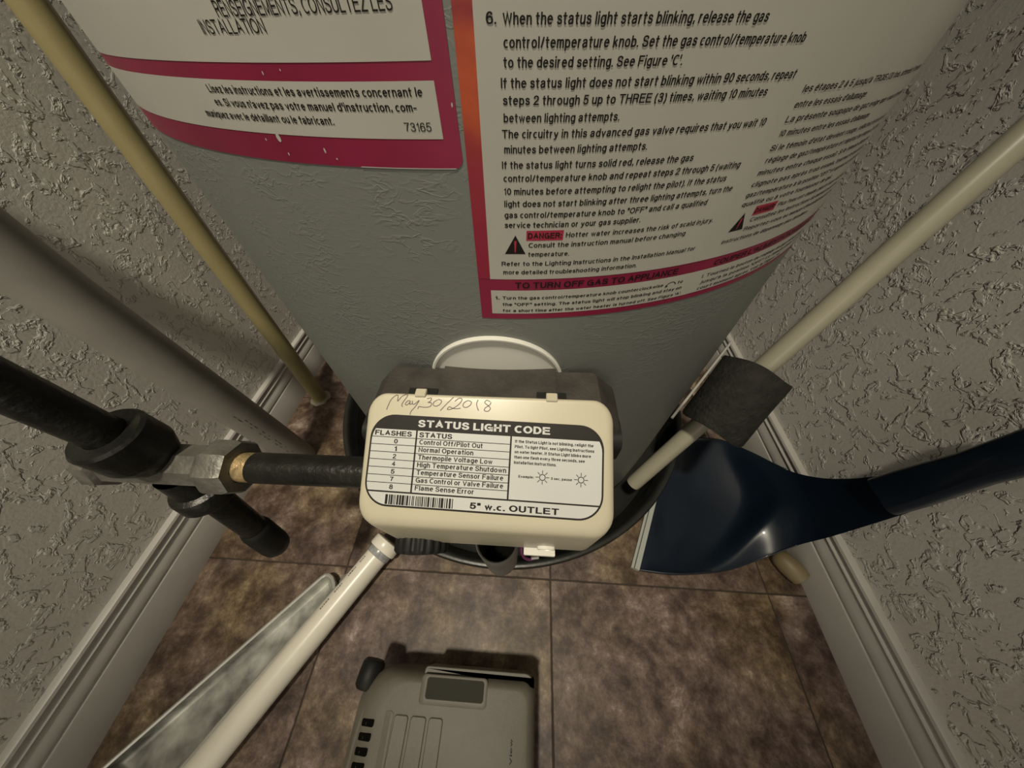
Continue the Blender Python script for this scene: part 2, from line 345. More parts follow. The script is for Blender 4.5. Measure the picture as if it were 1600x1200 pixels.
def edge_ink():
    m, N, L, b = new_mat('orange_red_print'); b.inputs['Roughness'].default_value = 0.42
    tc = N.new('ShaderNodeTexCoord'); n = N.new('ShaderNodeTexNoise'); n.inputs['Scale'].default_value = 60; n.inputs['Detail'].default_value = 3
    L.new(tc.outputs['Object'], n.inputs['Vector'])
    sp = N.new('ShaderNodeSeparateXYZ'); L.new(tc.outputs['Object'], sp.inputs['Vector'])
    ma = N.new('ShaderNodeMath'); ma.operation = 'MULTIPLY_ADD'; ma.inputs[1].default_value = 0.05; L.new(n.outputs['Fac'], ma.inputs[0]); L.new(sp.outputs['Z'], ma.inputs[2])
    mr = N.new('ShaderNodeMapRange'); mr.inputs['From Min'].default_value = 0.46; mr.inputs['From Max'].default_value = 0.60; L.new(ma.outputs[0], mr.inputs['Value'])
    r = N.new('ShaderNodeValToRGB'); e = r.color_ramp.elements
    e[0].position = 0.0; e[0].color = (0.24, 0.010, 0.045, 1); e[1].position = 1.0; e[1].color = (0.42, 0.07, 0.012, 1)
    for p, c in ((0.40, (0.26, 0.013, 0.036, 1)), (0.58, (0.28, 0.020, 0.020, 1)), (0.70, (0.46, 0.070, 0.012, 1)), (0.78, (0.25, 0.016, 0.018, 1)), (0.88, (0.46, 0.085, 0.012, 1))):
        q = e.new(p); q.color = c
    L.new(mr.outputs['Result'], r.inputs['Fac']); L.new(r.outputs['Color'], b.inputs['Base Color']); return m
M_edge = edge_ink()

# ------------------------------------------------------------------ the closet
XL, XR, YB, YF, ZC = -0.512, 0.427, 0.76, -1.25, 2.40
structure(MB().box((XL - 0.1, YF - 0.1, -0.05), (XR + 0.1, YB + 0.1, -0.0012)).obj('floor', M_sub, base=(0, 0, -0.05)))
FLOOR = bpy.data.objects['floor']
T = 0.3163; X0 = -0.2723; Y0 = 0.0578; g = 0.0009
for i in range(-1, 3):
    for j in range(-5, 3):
        x0 = max(X0 + i * T + g, XL); x1 = min(X0 + (i + 1) * T - g, XR)
        y0 = max(Y0 + j * T + g, YF); y1 = min(Y0 + (j + 1) * T - g, YB)
        if x1 - x0 < 0.004 or y1 - y0 < 0.004: continue
        e = 0.0007
        mb = MB().loft([[(x0, y0, -0.0012), (x1, y0, -0.0012), (x1, y1, -0.0012), (x0, y1, -0.0012)],
                        [(x0, y0, -e), (x1, y0, -e), (x1, y1, -e), (x0, y1, -e)],
                        [(x0 + e, y0 + e, 0), (x1 - e, y0 + e, 0), (x1 - e, y1 - e, 0), (x0 + e, y1 - e, 0)]])
        mb.obj('tile', M_floor, parent=FLOOR)
structure(MB().box((XL - 0.1, YF - 0.1, ZC), (XR + 0.1, YB + 0.1, ZC + 0.05)).obj('ceiling', M_ceil, base=(0, 0, ZC)))
structure(MB().box((XL - 0.1, YF - 0.1, -0.0012), (XL, YB + 0.1, ZC)).obj('wall_left', M_wall, base=(XL, 0, 0)))
structure(MB().box((XR, YF - 0.1, -0.0012), (XR + 0.1, YB + 0.1, ZC)).obj('wall_right', M_wall, base=(XR, 0, 0)))
structure(MB().box((XL, YB, -0.0012), (XR, YB + 0.1, ZC)).obj('wall_back', M_wall, base=(0, YB, 0)))
mb = MB(); mb.box((XL, YF - 0.1, -0.0012), (-0.45, YF, ZC)); mb.box((0.38, YF - 0.1, -0.0012), (XR, YF, ZC)); mb.box((-0.45, YF - 0.1, 2.05), (0.38, YF, ZC))
structure(mb.obj('wall_front', M_wall, base=(0, YF, 0)))
# moulded baseboard: profile (out from wall, height)
BP = [(0, 0), (0.0125, 0), (0.0125, 0.0500), (0.0118, 0.0512), (0.0098, 0.0516), (0.0094, 0.0535), (0.0112, 0.0555), (0.0112, 0.0585),
      (0.0098, 0.0640), (0.0072, 0.0690), (0.0064, 0.0730), (0.0084, 0.0742), (0.0088, 0.0758), (0.0076, 0.0772), (0.0046, 0.0786),
      (0.0044, 0.0826), (0.0074, 0.0838), (0.0086, 0.0862), (0.0076, 0.0892), (0.0045, 0.0908), (0, 0.0912)]
def baseboard(name, a, b, out):
    a = Vector(a); b = Vector(b); out = Vector(out)
    loops = [[p + out * (u + 0.0001) + Vector((0, 0, h)) for u, h in BP] for p in (a, b)]
    structure(MB().loft(loops).obj(name, M_trim, base=tuple(a), smooth=True))
baseboard('baseboard_left', (XL, YB, 0), (XL, YF, 0), (1, 0, 0))
baseboard('baseboard_right', (XR, YF, 0), (XR, YB, 0), (-1, 0, 0))
baseboard('baseboard_back', (XR - 0.014, YB, 0), (XL + 0.014, YB, 0), (0, -1, 0))

# ------------------------------------------------------------------ drain pan
PC = (-0.034, 0.383, 0.0)
prof = [(0.001, 0.0), (0.292, 0.0), (0.300, 0.004), (0.306, 0.022), (0.312, 0.050), (0.3155, 0.058)]
for k in range(9):
    a = math.radians(200 - 200 * k / 8); prof.append((0.3185 + 0.0052 * math.cos(a), 0.0600 + 0.0052 * math.sin(a)))
for k in range(5):
    a = math.radians(0 - 90 * k / 4); prof.append((0.3195 + 0.0042 * math.cos(a), 0.0600 + 0.0052 * math.sin(a)))
prof2 = [(0.001, 0.0006), (0.292, 0.0006), (0.3005, 0.0045), (0.3085, 0.022), (0.3150, 0.050), (0.3178, 0.0570)]
prof2 += [(0.3195, 0.0552), (0.3215, 0.0555), (0.3237, 0.0585), (0.3240, 0.0615), (0.3222, 0.0648), (0.3190, 0.0658), (0.3155, 0.0648),
          (0.3130, 0.0615), (0.3118, 0.0560), (0.3070, 0.0420), (0.3050, 0.0300), (0.3035, 0.0220), (0.2985, 0.0060), (0.290, 0.0035), (0.001, 0.0035)]
pan = thing('drain_pan', 'round black plastic drain pan on the floor under the water heater', 'drain pan', PC)
MB().lathe(PC, prof2[:6], 160).obj('outer_wall', M_pan, pan, smooth=True)
MB().lathe(PC, prof2[5:16], 160).obj('rolled_rim', M_pan, pan, smooth=True)
MB().lathe(PC, prof2[15:], 160).obj('basin', M_pan, pan, smooth=True)

# ------------------------------------------------------------------ water heater
TX, TY, TR = -0.02016, 0.36858, 0.25
heater = thing('water_heater', 'tall grey cylindrical gas water heater covered in instruction stickers', 'water heater', (TX, TY, 0.0036))
ZB, ZT = 0.083, 1.42
prof = [(0.246, ZB), (0.2492, ZB + 0.001), (TR, ZB + 0.004), (TR, ZT), (0.244, ZT + 0.012), (0.02, ZT + 0.03)]
MB().lathe((TX, TY, 0), prof, 360).obj('jacket', M_jacket, heater, smooth=True)
MB().lathe((TX, TY, 0), [(0.238, 0.0036), (0.238, ZB + 0.003), (0.245, ZB + 0.001)], 120, caps=False).obj('base_shade_ring', M_blackp, heater, smooth=True)  # ring coloured black for the shade down in the pan

def cyl(s, z, off=0.0):
    """s millimetres round the jacket from its front line, z millimetres up"""
    a = s / 1000.0 / TR; r = TR + off / 1000.0
    return (TX + r * math.sin(a), TY - r * math.cos(a), z / 1000.0)

def tilted(s0, z0, tilt, off):
    c, sn = math.cos(tilt), math.sin(tilt)
    return lambda s, z: cyl(s0 + (s - s0) * c - (z - z0) * sn, z0 + (s - s0) * sn + (z - z0) * c, off)

def patch(mb, fm, s0, s1, z0, z1, step=4.0):
    n = max(1, int(math.ceil((s1 - s0) / step)))
    V = []; F = []
    for k in range(n + 1):
        s = s0 + (s1 - s0) * k / n; V += [fm(s, z0), fm(s, z1)]
    for k in range(n): F.append((2 * k, 2 * k + 2, 2 * k + 3, 2 * k + 1))
    mb.add(V, F); return mb

# --- lighting-instruction sticker (right)
tl = -0.018
ra = tilted(-3.0, 452, tl, 0.22); rb = tilted(-3.0, 452, tl, 0.34); rc = tilted(-3.0, 452, tl, 0.44)
S1 = 232.0
lab = patch(MB(), ra, -3.3, S1, 451.0, 735.0).obj('instruction_sticker', M_mag, heater, smooth=True, label='white sticker of lighting instructions with magenta border')
mb = MB(); patch(mb, rb, 1.9, S1 - 5, 472.9, 730); patch(mb, rb, 1.9, S1 - 5, 454.2, 467.2)
mb.obj('white_panel', M_white, lab, smooth=True)
patch(MB(), rb, -3.3, 1.9, 473, 735).obj('printed_edge', M_edge, lab, smooth=True, label='orange red printed edge')
t = MB(); CAP = 2.15
eng = [('6.', 5.0, 7.6, 545.3), ('When the status light starts blinking, release the gas', 9.2, 81.0, 545.2),
       ('control/temperature knob. Set the gas control/temperature knob', 9.3, 97.5, 541.2),
       ("to the desired setting. See Figure 'C'.", 9.2, 59.0, 537.6),
       ('If the status light does not start blinking within 90 seconds, repeat', 8.4, 101.0, 533.6),
       ('steps 2 through 5 up to THREE (3) times, waiting 10 minutes', 8.9, 92.6, 530.0),
       ('between lighting attempts.', 9.0, 44.0, 526.1),
       ('The circuitry in this advanced gas valve requires that you wait 10', 8.4, 98.3, 522.3),
       ('minutes between lighting attempts.', 9.0, 55.6, 518.4),
       ('If the status light turns solid red, release the gas', 8.2, 74.2, 514.2),
       ('control/temperature knob and repeat steps 2 through 5 (waiting', 8.6, 96.2, 510.4),
       ('10 minutes before attempting to relight the pilot). If the status', 8.7, 92.6, 506.4),
       ('light does not start blinking after three lighting attempts, turn the', 8.7, 98.2, 502.4),
       ('gas control/temperature knob to "OFF" and call a qualified', 8.7, 88.6, 498.6),
       ('service technician or your gas supplier.', 8.7, 61.4, 495.0)]
for b_, s0, s1, z in eng: typeset(t, rc, b_, s0, s1, z, CAP, 0.092)
for b_, s0, s1, z in [('Hotter water increases the risk of scald injury.', 32.4, 96.2, 491.0), ('Consult the instruction manual before changing', 18.0, 84.6, 487.2),
                      ('temperature.', 18.0, 34.8, 483.4), ('Refer to the Lighting Instructions in the Installation Manual for', 7.1, 93.6, 479.3),
                      ('more detailed troubleshooting information.', 7.7, 66.4, 475.4)]:
    typeset(t, rc, b_, s0, s1, z, 2.0, 0.088)
typeset(t, rc, 'TO TURN OFF GAS TO APPLIANCE', 12.8, 90.0, 468.3, 3.1, 0.10)
for b_, s0, s1, z in [('1.', 3.6, 5.8, 462.4), ('Turn the gas control/temperature knob counterclockwise', 7.0, 85.0, 462.4), ('to', 93.0, 96.0, 462.4),
                      ('the "OFF" setting. The status light will stop blinking and stay on', 7.0, 97.0, 458.8),
                      ("for a short time after the water heater is turned off. See Figure 'A'.", 7.0, 98.6, 455.2)]:
    typeset(t, rc, b_, s0, s1, z, 1.75, 0.095)
fr = [('les étapes 2 à 5 jusqu\'à TROIS (3) fois, attendez 10 minutes', 108, 205, 530.0), ('entre les essais d\'allumage.', 108, 150, 526.1),
      ('La présente soupape de gaz exige que vous attendiez', 107.5, 204, 522.3), ('10 minutes entre les essais d\'allumage.', 108, 168, 518.4),
      ('Si le témoin d\'état devient rouge, relâchez le bouton de', 107.5, 203, 514.2), ('réglage de gaz/température et répétez les étapes 2 à 5 (dix', 108.5, 205, 510.4),
      ('minutes entre chaque essai). Si le témoin d\'état ne', 108, 200, 506.4), ('clignote pas après trois essais, tournez le bouton de', 108, 204, 502.4),
      ('gaz/température à la position "OFF" et appelez un technicien', 108, 206, 498.6), ('qualifié ou à votre fournisseur de gaz.', 108.6, 176, 495.0),
      ('Plus l\'eau est chaude, plus le risque est grand.', 134, 204, 491.0), ('Consultez les instructions du manuel avant de', 119.5, 200, 487.2),
      ('Reportez-vous au manuel d\'installation pour les', 118.6, 202, 483.4), ('instructions de dépannage plus détaillées.', 108.4, 176, 479.3),
      ('1. Tournez le bouton de réglage de gaz/température', 107, 202, 462.4), ('jusqu\'à la position "OFF". Le témoin d\'état cesse', 108.5, 204, 458.8),
      ('court moment après. Voir la Figure \'A\'.', 108.5, 180, 455.2)]
for b_, s0, s1, z in fr: typeset(t, rc, b_, s0, s1, z, 1.9, 0.085)
typeset(t, rc, "COUPER L'ALIMENTATION EN GAZ", 111, 200, 468.3, 2.9, 0.10)
for s0 in (8.6, 109.0):                                   # warning triangles
    t.add([rc(s0, 484.6), rc(s0 + 8.3, 484.6), rc(s0 + 4.15, 492.2)], [(0, 1, 2)])
for k in range(8):                                        # little turning arrow
    a0, a1 = math.radians(170 - 20 * k), math.radians(150 - 20 * k)
    q = lambda a, r: rc(89.4 + r * 1.35 * math.cos(a), 462.2 + r * math.sin(a))
    t.add([q(a0, 1.7), q(a1, 1.7), q(a1, 2.05), q(a0, 2.05)], [(0, 1, 2, 3)])
t.add([rc(86.4, 461.4), rc(87.9, 462.0), rc(86.5, 463.0)], [(0, 1, 2)])
t.obj('printed_text', M_ink, lab)
rd = tilted(-3.0, 452, tl, 0.40); re = tilted(-3.0, 452, tl, 0.50); rf = tilted(-3.0, 452, tl, 0.48)
for s0, s1 in ((17.0, 31.4), (118.6, 132.5)):
    patch(MB(), rd, s0, s1, 490.0, 493.9).obj('red_highlight', M_inkred, lab)
    t = MB(); typeset(t, rf, 'DANGER:', s0 + 0.6, s1 - 0.6, 490.8, 2.3, 0.11); t.obj('warning_word', M_ink, lab)
for s0 in (12.75, 113.1):
    MB().add([re(s0 - 0.5, 490.0), re(s0 - 0.22, 485.3), re(s0 + 0.22, 485.3), re(s0 + 0.5, 490.0)], [(0, 1, 2, 3)]).obj('exclamation_stroke', M_inkred, lab)

# --- caution sticker (left)
tl2 = 0.008
la = tilted(-8.0, 530, tl2, 0.22); lb = tilted(-8.0, 530, tl2, 0.34); lc = tilted(-8.0, 530, tl2, 0.44)
V = []; F = []; zt = 720.0
cols = [-205 + 4.0 * k for k in range(50)] + [-6.6 + 3.0 * math.sin(math.radians(a)) for a in (0, 15, 30, 45, 60, 75, 90)]
for s in cols:
    zb = 513.9 if s <= -6.6 else 516.9 - math.sqrt(max(0.0, 9.0 - (s + 6.6) ** 2))
    V += [la(s, zb), la(s, zt)]
for k in range(len(cols) - 1): F.append((2 * k, 2 * k + 2, 2 * k + 3, 2 * k + 1))
lab2 = link('caution_sticker', V, F, M_mag, heater, smooth=True, label='French sticker with magenta border and rounded corner')
mb = MB(); patch(mb, lb, -200, -8.6, 539.1, 715); patch(mb, lb, -200, -8.8, 522.0, 535.2)
for s, z, a, b in ((-69.6, 521.0, 0.9, 1.3), (-52, 518.2, 0.35, 0.8), (-76, 520.2, 0.3, 0.4), (-48.4, 516.0, 0.3, 0.3), (-68.5, 516.4, 0.3, 0.5), (-4.6, 530, 0.25, 0.6), (-63, 536.9, 0.25, 0.5), (-56, 537.6, 0.2, 0.3)):
    mb.add([lb(s + a * math.cos(q * math.pi / 4), z + b * math.sin(q * math.pi / 4)) for q in range(8)], [tuple(range(8))])
patch(mb, lb, -40, -6.0, 513.9, 514.15)
mb.obj('white_panel', M_white, lab2, smooth=True)
t = MB()
for b_, s0, s1, z, cp in [('RENSEIGNEMENTS, CONSULTEZ LES', -69.4, -16.2, 547.8, 3.0), ('INSTALLATION', -78.5, -54.8, 544.7, 2.8)]:
    typeset(t, lc, b_, s0, s1, z, cp, 0.065)
for b_, s0, s1, z in [('Lisez les instructions et les avertissements concernant le', -91.5, -12.7, 531.9), ("es. Si vous n'avez pas votre manuel d'instruction, com-", -91.8, -15.4, 528.6),
                      ('muniquez avec le détaillant ou le fabricant.', -101.0, -44.2, 525.2)]:
    typeset(t, lc, b_, s0, s1, z, 2.05, 0.09)
typeset(t, lc, '73165', -20.5, -12.0, 523.9, 2.2, 0.06)
t.obj('printed_text', M_ink, lab2)

# --- white grommet round the control's opening: domed dish with a rim, bent to the jacket
zc = 398.5
loops = []
for rr, off in ((40.6, 0.1), (40.6, 1.6), (39.8, 2.4), (38.8, 2.3), (38.0, 1.2), (36.5, 0.75), (30.0, 0.6), (22.0, 0.6), (10.0, 0.6)):
    loops.append([cyl(1.0 + rr * math.cos(2 * math.pi * k / 72), zc + rr * math.sin(2 * math.pi * k / 72), off) for k in range(72)])
MB().loft(loops, cap0=False).obj('grommet', M_ring, heater, smooth=True, label='round white plastic grommet')

# ------------------------------------------------------------------ gas control (part of the heater)
UX = -0.0205
vd = Vector((0, 0.86645, 0.49926)); fnrm = Vector((0, -0.49926, 0.86645)); A0 = Vector((UX, 0.0411, 0.386))
def face(u, v, off=0.0):
    return A0 + Vector((u / 1000, 0, 0)) + vd * (v / 1000) + fnrm * (off / 1000)
def plane_z(y): return 0.386 + (y - 0.0411) * 0.031 / 0.0538
x0, x1, y0, y1 = UX - 0.0662, UX + 0.0662, 0.0368, 0.0965
def ring(ins, dz, zabs=None, rad=0.0105):
    pts = rrect(x0 + ins, x1 - ins, y0 + ins, y1 - ins * 0.6, max(0.003, rad - ins * 0.6), 8)
    return [(x, y, (zabs if zabs is not None else plane_z(y) - dz)) for x, y in pts]
fr_ = 0.0046
loops = [ring(0.012, 0, 0.3335), ring(0.0045, 0, 0.3330), ring(0.0022, 0, 0.3345), ring(0.0014, 0, 0.3385), ring(0.0006, 0, 0.360), ring(0.0, 0.0075)]
for k in range(1, 8):
    a = math.radians(90 * k / 7); loops.append(ring(fr_ * (1 - math.cos(a)), fr_ * (1 - math.sin(a))))
valve = MB().loft(loops).obj('gas_control', M_cream, heater, smooth=True, label='cream plastic gas control box with status label')
# raised crease above the sticker
# back bracket, dark and dusty
def bring(x0_, x1_, y0_, y1_, z, r): return [(x, y, z) for x, y in rrect(x0_, x1_, y0_, y1_, r, 4)]
mb = MB()
mb.loft([bring(-0.096, 0.0555, 0.088, 0.1195, 0.350, 0.003), bring(-0.096, 0.0555, 0.088, 0.1195, 0.390, 0.003),
         bring(-0.0925, 0.0520, 0.088, 0.1195, 0.399, 0.003), [(x, y, 0.4125 - 0.08 * (y - 0.095)) for x, y in rrect(-0.0820, 0.0400, 0.090, 0.1195, 0.003, 4)]])
mb.obj('back_bracket', M_bracket, valve, smooth=True, label='dusty black plastic bracket')
for a, b in ((-0.0500, 0.0165),):
    MB().loft([bring(a, b, 0.0935, 0.1205, 0.402, 0.001), [(x, y, 0.4142 - 0.06 * (y - 0.095)) for x, y in rrect(a + 0.0004, b - 0.0004, 0.0935, 0.1205, 0.001, 4)]]).obj('raised_rib', M_bracket, valve)
for a, b in ((-0.0635, -0.0515), (0.0070, 0.0190)):
    MB().loft([bring(a - 0.002, b + 0.002, 0.0925, 0.1010, 0.400, 0.0005), bring(a - 0.002, b + 0.002, 0.0925, 0.1010, 0.4148, 0.0005)]).obj('clip_notch', M_blackp, valve)
for a, b in ((-0.0605, -0.0545), (0.0100, 0.0160)):
    MB().loft([bring(a, b, 0.0935, 0.0985, 0.404, 0.0006), bring(a, b, 0.0935, 0.0985, 0.4175, 0.0006), bring(a + 0.0004, b - 0.0004, 0.0939, 0.0981, 0.4180, 0.0006)]).obj('clip_tab', M_cream, valve)
# side lugs
for sx in (-1, 1):
    c = UX + sx * 0.0665
    MB().loft([[(c + sx * p, y, z) for (y, z) in rrect(0.0800, 0.1000, 0.374, 0.398, 0.007, 6)] for p in (-0.006, 0.0050, 0.0070)][::sx]).obj('side_lug', M_blackp, valve, smooth=True)
# knurled knob at the lower left front
kc = Vector((-0.0645, 0.0440, 0.3330)); ax = Vector((0.06, -0.97, -0.22)).normalized(); kx = ax.orthogonal().normalized(); ky = ax.cross(kx)
def kring(r, h, kn): return [kc + ax * h + (kx * math.cos(a) + ky * math.sin(a)) * (r + (kn if (i // 2) % 2 else 0)) for i, a in enumerate([2 * math.pi * k / 80 for k in range(80)])]
MB().loft([kring(0.0160, 0.0, 0.0010), kring(0.0160, 0.0095, 0.0010), kring(0.0150, 0.0112, 0.0006), kring(0.010, 0.0120, 0)]).obj('knob', M_blackp, valve, smooth=True, label='black knurled control knob')
# grey round outlet sleeve with a dark bore
oc = (-0.0165, 0.0428, 0)
MB().lathe(oc, [(0.0118, 0.275), (0.0124, 0.331), (0.0134, 0.3325), (0.0140, 0.331), (0.0134, 0.300), (0.0128, 0.268), (0.0118, 0.2635), (0.002, 0.2630)], 48).obj('outlet_sleeve', M_dkgrey, valve, smooth=True, label='grey round sleeve under the control')
MB().lathe(oc, [(0.001, 0.280), (0.0119, 0.280)], 32).obj('sleeve_bore', M_appgap, valve)
MB().loft([bring(0.0010, 0.0205, 0.0352, 0.0600, 0.3300, 0.0006), bring(0.0010, 0.0205, 0.0352, 0.0600, 0.3326, 0.0006)]).obj('test_tab', M_ring, valve, label='small white tab')
mb = MB().sweep(spline([(0.0020, 0.048, 0.333), (-0.0005, 0.039, 0.330), (0.0012, 0.0350, 0.325), (0.006, 0.0345, 0.321), (0.0105, 0.037, 0.320)], 6), 0.0009, 8)
mb.obj('purple_wire', M_wire, valve, smooth=True)
MB().sweep([(0.0060, 0.0350, 0.3225), (0.0108, 0.0358, 0.3220)], [0.0011, 0.0011], 12).obj('wire_terminal', M_silver, valve, smooth=True)
# oval indicator window on the front wall
def oval(sc, y, cx=0.0140, cz=0.3460): return [(cx + 0.0052 * sc * math.cos(2 * math.pi * k / 24), y, cz + 0.0022 * sc * math.sin(2 * math.pi * k / 24)) for k in range(24)]
MB().loft([oval(1.0, 0.0392), oval(1.0, 0.0362), oval(0.8, 0.0360), oval(0.7, 0.0370)]).obj('indicator_window', M_ring, valve, smooth=True)
MB().loft([oval(0.7, 0.0385), oval(0.7, 0.03685)]).obj('indicator_hole', M_appgap, valve)

# --- status sticker
ts = -0.018
def fmap(off):
    c, s_ = math.cos(ts), math.sin(ts); cu, cv = -1.0, 26.5
    return lambda u, v: face(cu + (u - cu) * c - (v - cv) * s_, cv + (u - cu) * s_ + (v - cv) * c, off)
f1, f2, f3 = fmap(0.12), fmap(0.20), fmap(0.28)
def poly(mb, fm, pts): mb.add([fm(*p) for p in pts], [tuple(range(len(pts)))]); return mb
U0, U1, V0, V1, RR = -62.3, 60.4, 2.9, 50.0, 12.5
stk = poly(MB(), f1, rrect(U0, U1, V0, V1, RR, 10)).obj('status_sticker', M_stickblk, valve, label='black and white status light code sticker')
bw = 0.95
mb = MB(); inner = rrect(U0 + bw, U1 - bw, V0 + bw, V1 - 2, RR - bw, 10)
def clip(pts, ax_, lo, hi):
    out = pts
    for sgn, lim in ((1, lo), (-1, hi)):
        res = []
        for i in range(len(out)):
            p, q = out[i], out[(i + 1) % len(out)]
            dp, dq = sgn * (p[ax_] - lim), sgn * (q[ax_] - lim)
            if dp >= 0: res.append(p)
            if dp * dq < 0:
                tt = dp / (dp - dq); res.append((p[0] + (q[0] - p[0]) * tt, p[1] + (q[1] - p[1]) * tt))
        out = res
    return out
panel = clip(inner, 1, 0, 42.2)
poly(mb, f2, clip(panel, 1, 0, 9.9))
upper = clip(panel, 1, 10.7, 42.2)
poly(mb, f2, clip(upper, 0, -100, -37.9)); poly(mb, f2, clip(upper, 0, -37.0, 12.1)); poly(mb, f2, clip(upper, 0, 13.0, 100))
mb.obj('white_field', M_stick, stk)
t = MB()
for v in (38.05, 34.15, 30.35, 26.45, 22.5, 18.6, 14.75):                       # ruled lines
    l_ = clip(clip(upper, 1, v - 0.17, v + 0.17), 0, -100, 12.1); poly(t, f3, l_)
typeset(t, f3, 'FLASHES', -59.9, -40.0, 38.75, 2.75, 0.115)
typeset(t, f3, 'STATUS', -36.0, -18.4, 38.75, 2.75, 0.115)
rows = [('0', 'Control Off/Pilot Out', -2.0), ('1', 'Normal Operation', -6.6), ('2', 'Thermopile Voltage Low', 3.6), ('4', 'High Temperature Shutdown', 11.0),
        ('5', 'Temperature Sensor Failure', 9.8), ('7', 'Gas Control or Valve Failure', 10.0), ('8', 'Flame Sense Error', -5.0)]
for k, (d, s_, e_) in enumerate(rows):
    v = 34.75 - 3.88 * k
    typeset(t, f3, d, -49.2 + (0.5 if d == '1' else 0), -47.2, v + 0.05, 2.5, 0.10); typeset(t, f3, s_, -35.6, e_, v + 0.35, 2.6, 0.098)
for s_, u1, v in [('If the Status Light is not blinking, relight the', 55.0, 39.0), ('Pilot. To light Pilot, see Lighting Instructions', 55.4, 36.3),
                  ('on water heater. If Status Light blinks more', 53.8, 33.65), ('than one flash every three seconds, see', 50.8, 31.0), ('Installation Instructions.', 36.5, 28.3)]:
    typeset(t, f3, s_, 14.7, u1, v, 1.65, 0.125)
typeset(t, f3, 'Example:', 17.4, 25.2, 21.6, 1.35, 0.12); typeset(t, f3, '3 sec. pause', 33.9, 44.6, 21.6, 1.35, 0.12)
for cu in (29.6, 49.1):
    cv = 22.5
    t.add([f3(cu + r * math.cos(2 * math.pi * k / 24), cv + r * math.sin(2 * math.pi * k / 24)) for r in (1.25, 1.65) for k in range(24)],
          [(k, (k + 1) % 24, 24 + (k + 1) % 24, 24 + k) for k in range(24)])
    for k in range(8):
        a = math.pi * k / 4; d = Vector((math.cos(a), math.sin(a))); nrm = Vector((-d.y, d.x)) * 0.17
        c_ = Vector((cu, cv)); t.add([f3(*(c_ + d * 1.85 + nrm)), f3(*(c_ + d * 1.85 - nrm)), f3(*(c_ + d * 3.5 - nrm)), f3(*(c_ + d * 3.5 + nrm))], [(0, 1, 2, 3)])
typeset(t, f3, '5" w.c. OUTLET', -6.5, 38.6, 4.7, 3.3, 0.12)
rng = random.Random(5); u = -50.6                                               # bar code
while u < -15.2:
    w = rng.choice((0.35, 0.45, 0.7, 1.0, 1.3)); w = min(w, -14.8 - u)
    poly(t, f3, [(u, 4.1), (u + w, 4.1), (u + w, 9.0), (u, 9.0)]); u += w + rng.choice((0.3, 0.4, 0.6, 0.8))
t.obj('printed_text', M_ink, stk)
t = MB(); typeset(t, f3, 'STATUS LIGHT CODE', -37.2, 32.6, 44.0, 4.1, 0.13)
t.obj('printed_title', M_stick, stk)
# --- pencilled date on the control box
H = [[(383, 605), (395, 560), (425, 480), (470, 430), (500, 428), (500, 495), (540, 440), (595, 402), (605, 430), (565, 500), (552, 540), (564, 560)],
     [(640, 480), (610, 490), (590, 525), (610, 535), (640, 500), (645, 485), (640, 525), (665, 515)],
     [(668, 480), (672, 520), (700, 515), (745, 470), (705, 550), (662, 610), (655, 650)],
     [(735, 575), (745, 545)],
     [(830, 445), (880, 435), (870, 475), (845, 490), (885, 495), (875, 535), (820, 550), (745, 545)],
     [(955, 450), (915, 480), (905, 515), (940, 530), (985, 500), (995, 460), (958, 445)],
     [(1130, 410), (1060, 490), (990, 580)],
     [(1145, 460), (1190, 420), (1225, 430), (1195, 490), (1120, 550), (1067, 560), (1090, 528), (1130, 545), (1180, 545), (1215, 535)],
     [(1290, 440), (1250, 470), (1240, 510), (1275, 525), (1320, 495), (1330, 455), (1292, 440)],
     [(1405, 425), (1390, 480), (1415, 555)],
     [(1540, 440), (1500, 425), (1480, 455), (1515, 485), (1545, 520), (1520, 555), (1480, 550), (1490, 515), (1535, 480), (1550, 445)]]
t = MB()
for st in H:
    P2 = spline([(-46.3 + (x - 560) * 0.0482, 57.8 - (y - 500) * 0.0445 - (x - 560) * 0.0009, 0) for x, y in st], 5)
    L_ = []; R_ = []
    for i, p in enumerate(P2):
        d = (P2[min(i + 1, len(P2) - 1)] - P2[max(i - 1, 0)]); d.normalize(); nn = Vector((-d.y, d.x)) * 0.21
        L_.append(face(p.x + nn.x, p.y + nn.y, 0.10)); R_.append(face(p.x - nn.x, p.y - nn.y, 0.10))
    k = len(L_); t.add(L_ + R_, [(i, i + k, i + k + 1, i + 1) for i in range(k - 1)])
t.obj('handwritten_date', M_pen, valve)

# ------------------------------------------------------------------ black iron gas line
GX, GY, GZ = -0.2565, 0.0775, 0.345
gas = thing('gas_pipe', 'black iron gas pipe joining the cream control box from the left', 'pipe', (GX, GY, 0.18))
MB().sweep([(-0.0905, GY + 0.0005, GZ), (-0.1905, GY, GZ)], 0.0107, 32).obj('pipe', M_iron, gas, smooth=True)
pr = []
for k in range(13):                                     # doped threads
    h = k * 0.0011; pr.append((0.0104 if k % 2 else 0.0096, h))
MB().lathe((-0.2035, GY, GZ), pr, 32, axis=(1, 0, 0)).obj('thread', M_brass, gas, smooth=True, label='brassy doped pipe thread')
tee = MB()
tee.lathe((GX, GY, GZ), [(0.0165, -0.052), (0.0180, -0.050), (0.0180, -0.040), (0.0150, -0.038), (0.0150, 0.034), (0.0188, 0.037), (0.0196, 0.040), (0.0196, 0.053), (0.0180, 0.0565), (0.0112, 0.0565)], 8, axis=(1, 0, 0)).obj('tee_run', M_fitting, gas, smooth=True)
ld = Vector((-0.006, -0.0235, -0.150)).normalized(); gc = Vector((GX, GY, GZ))
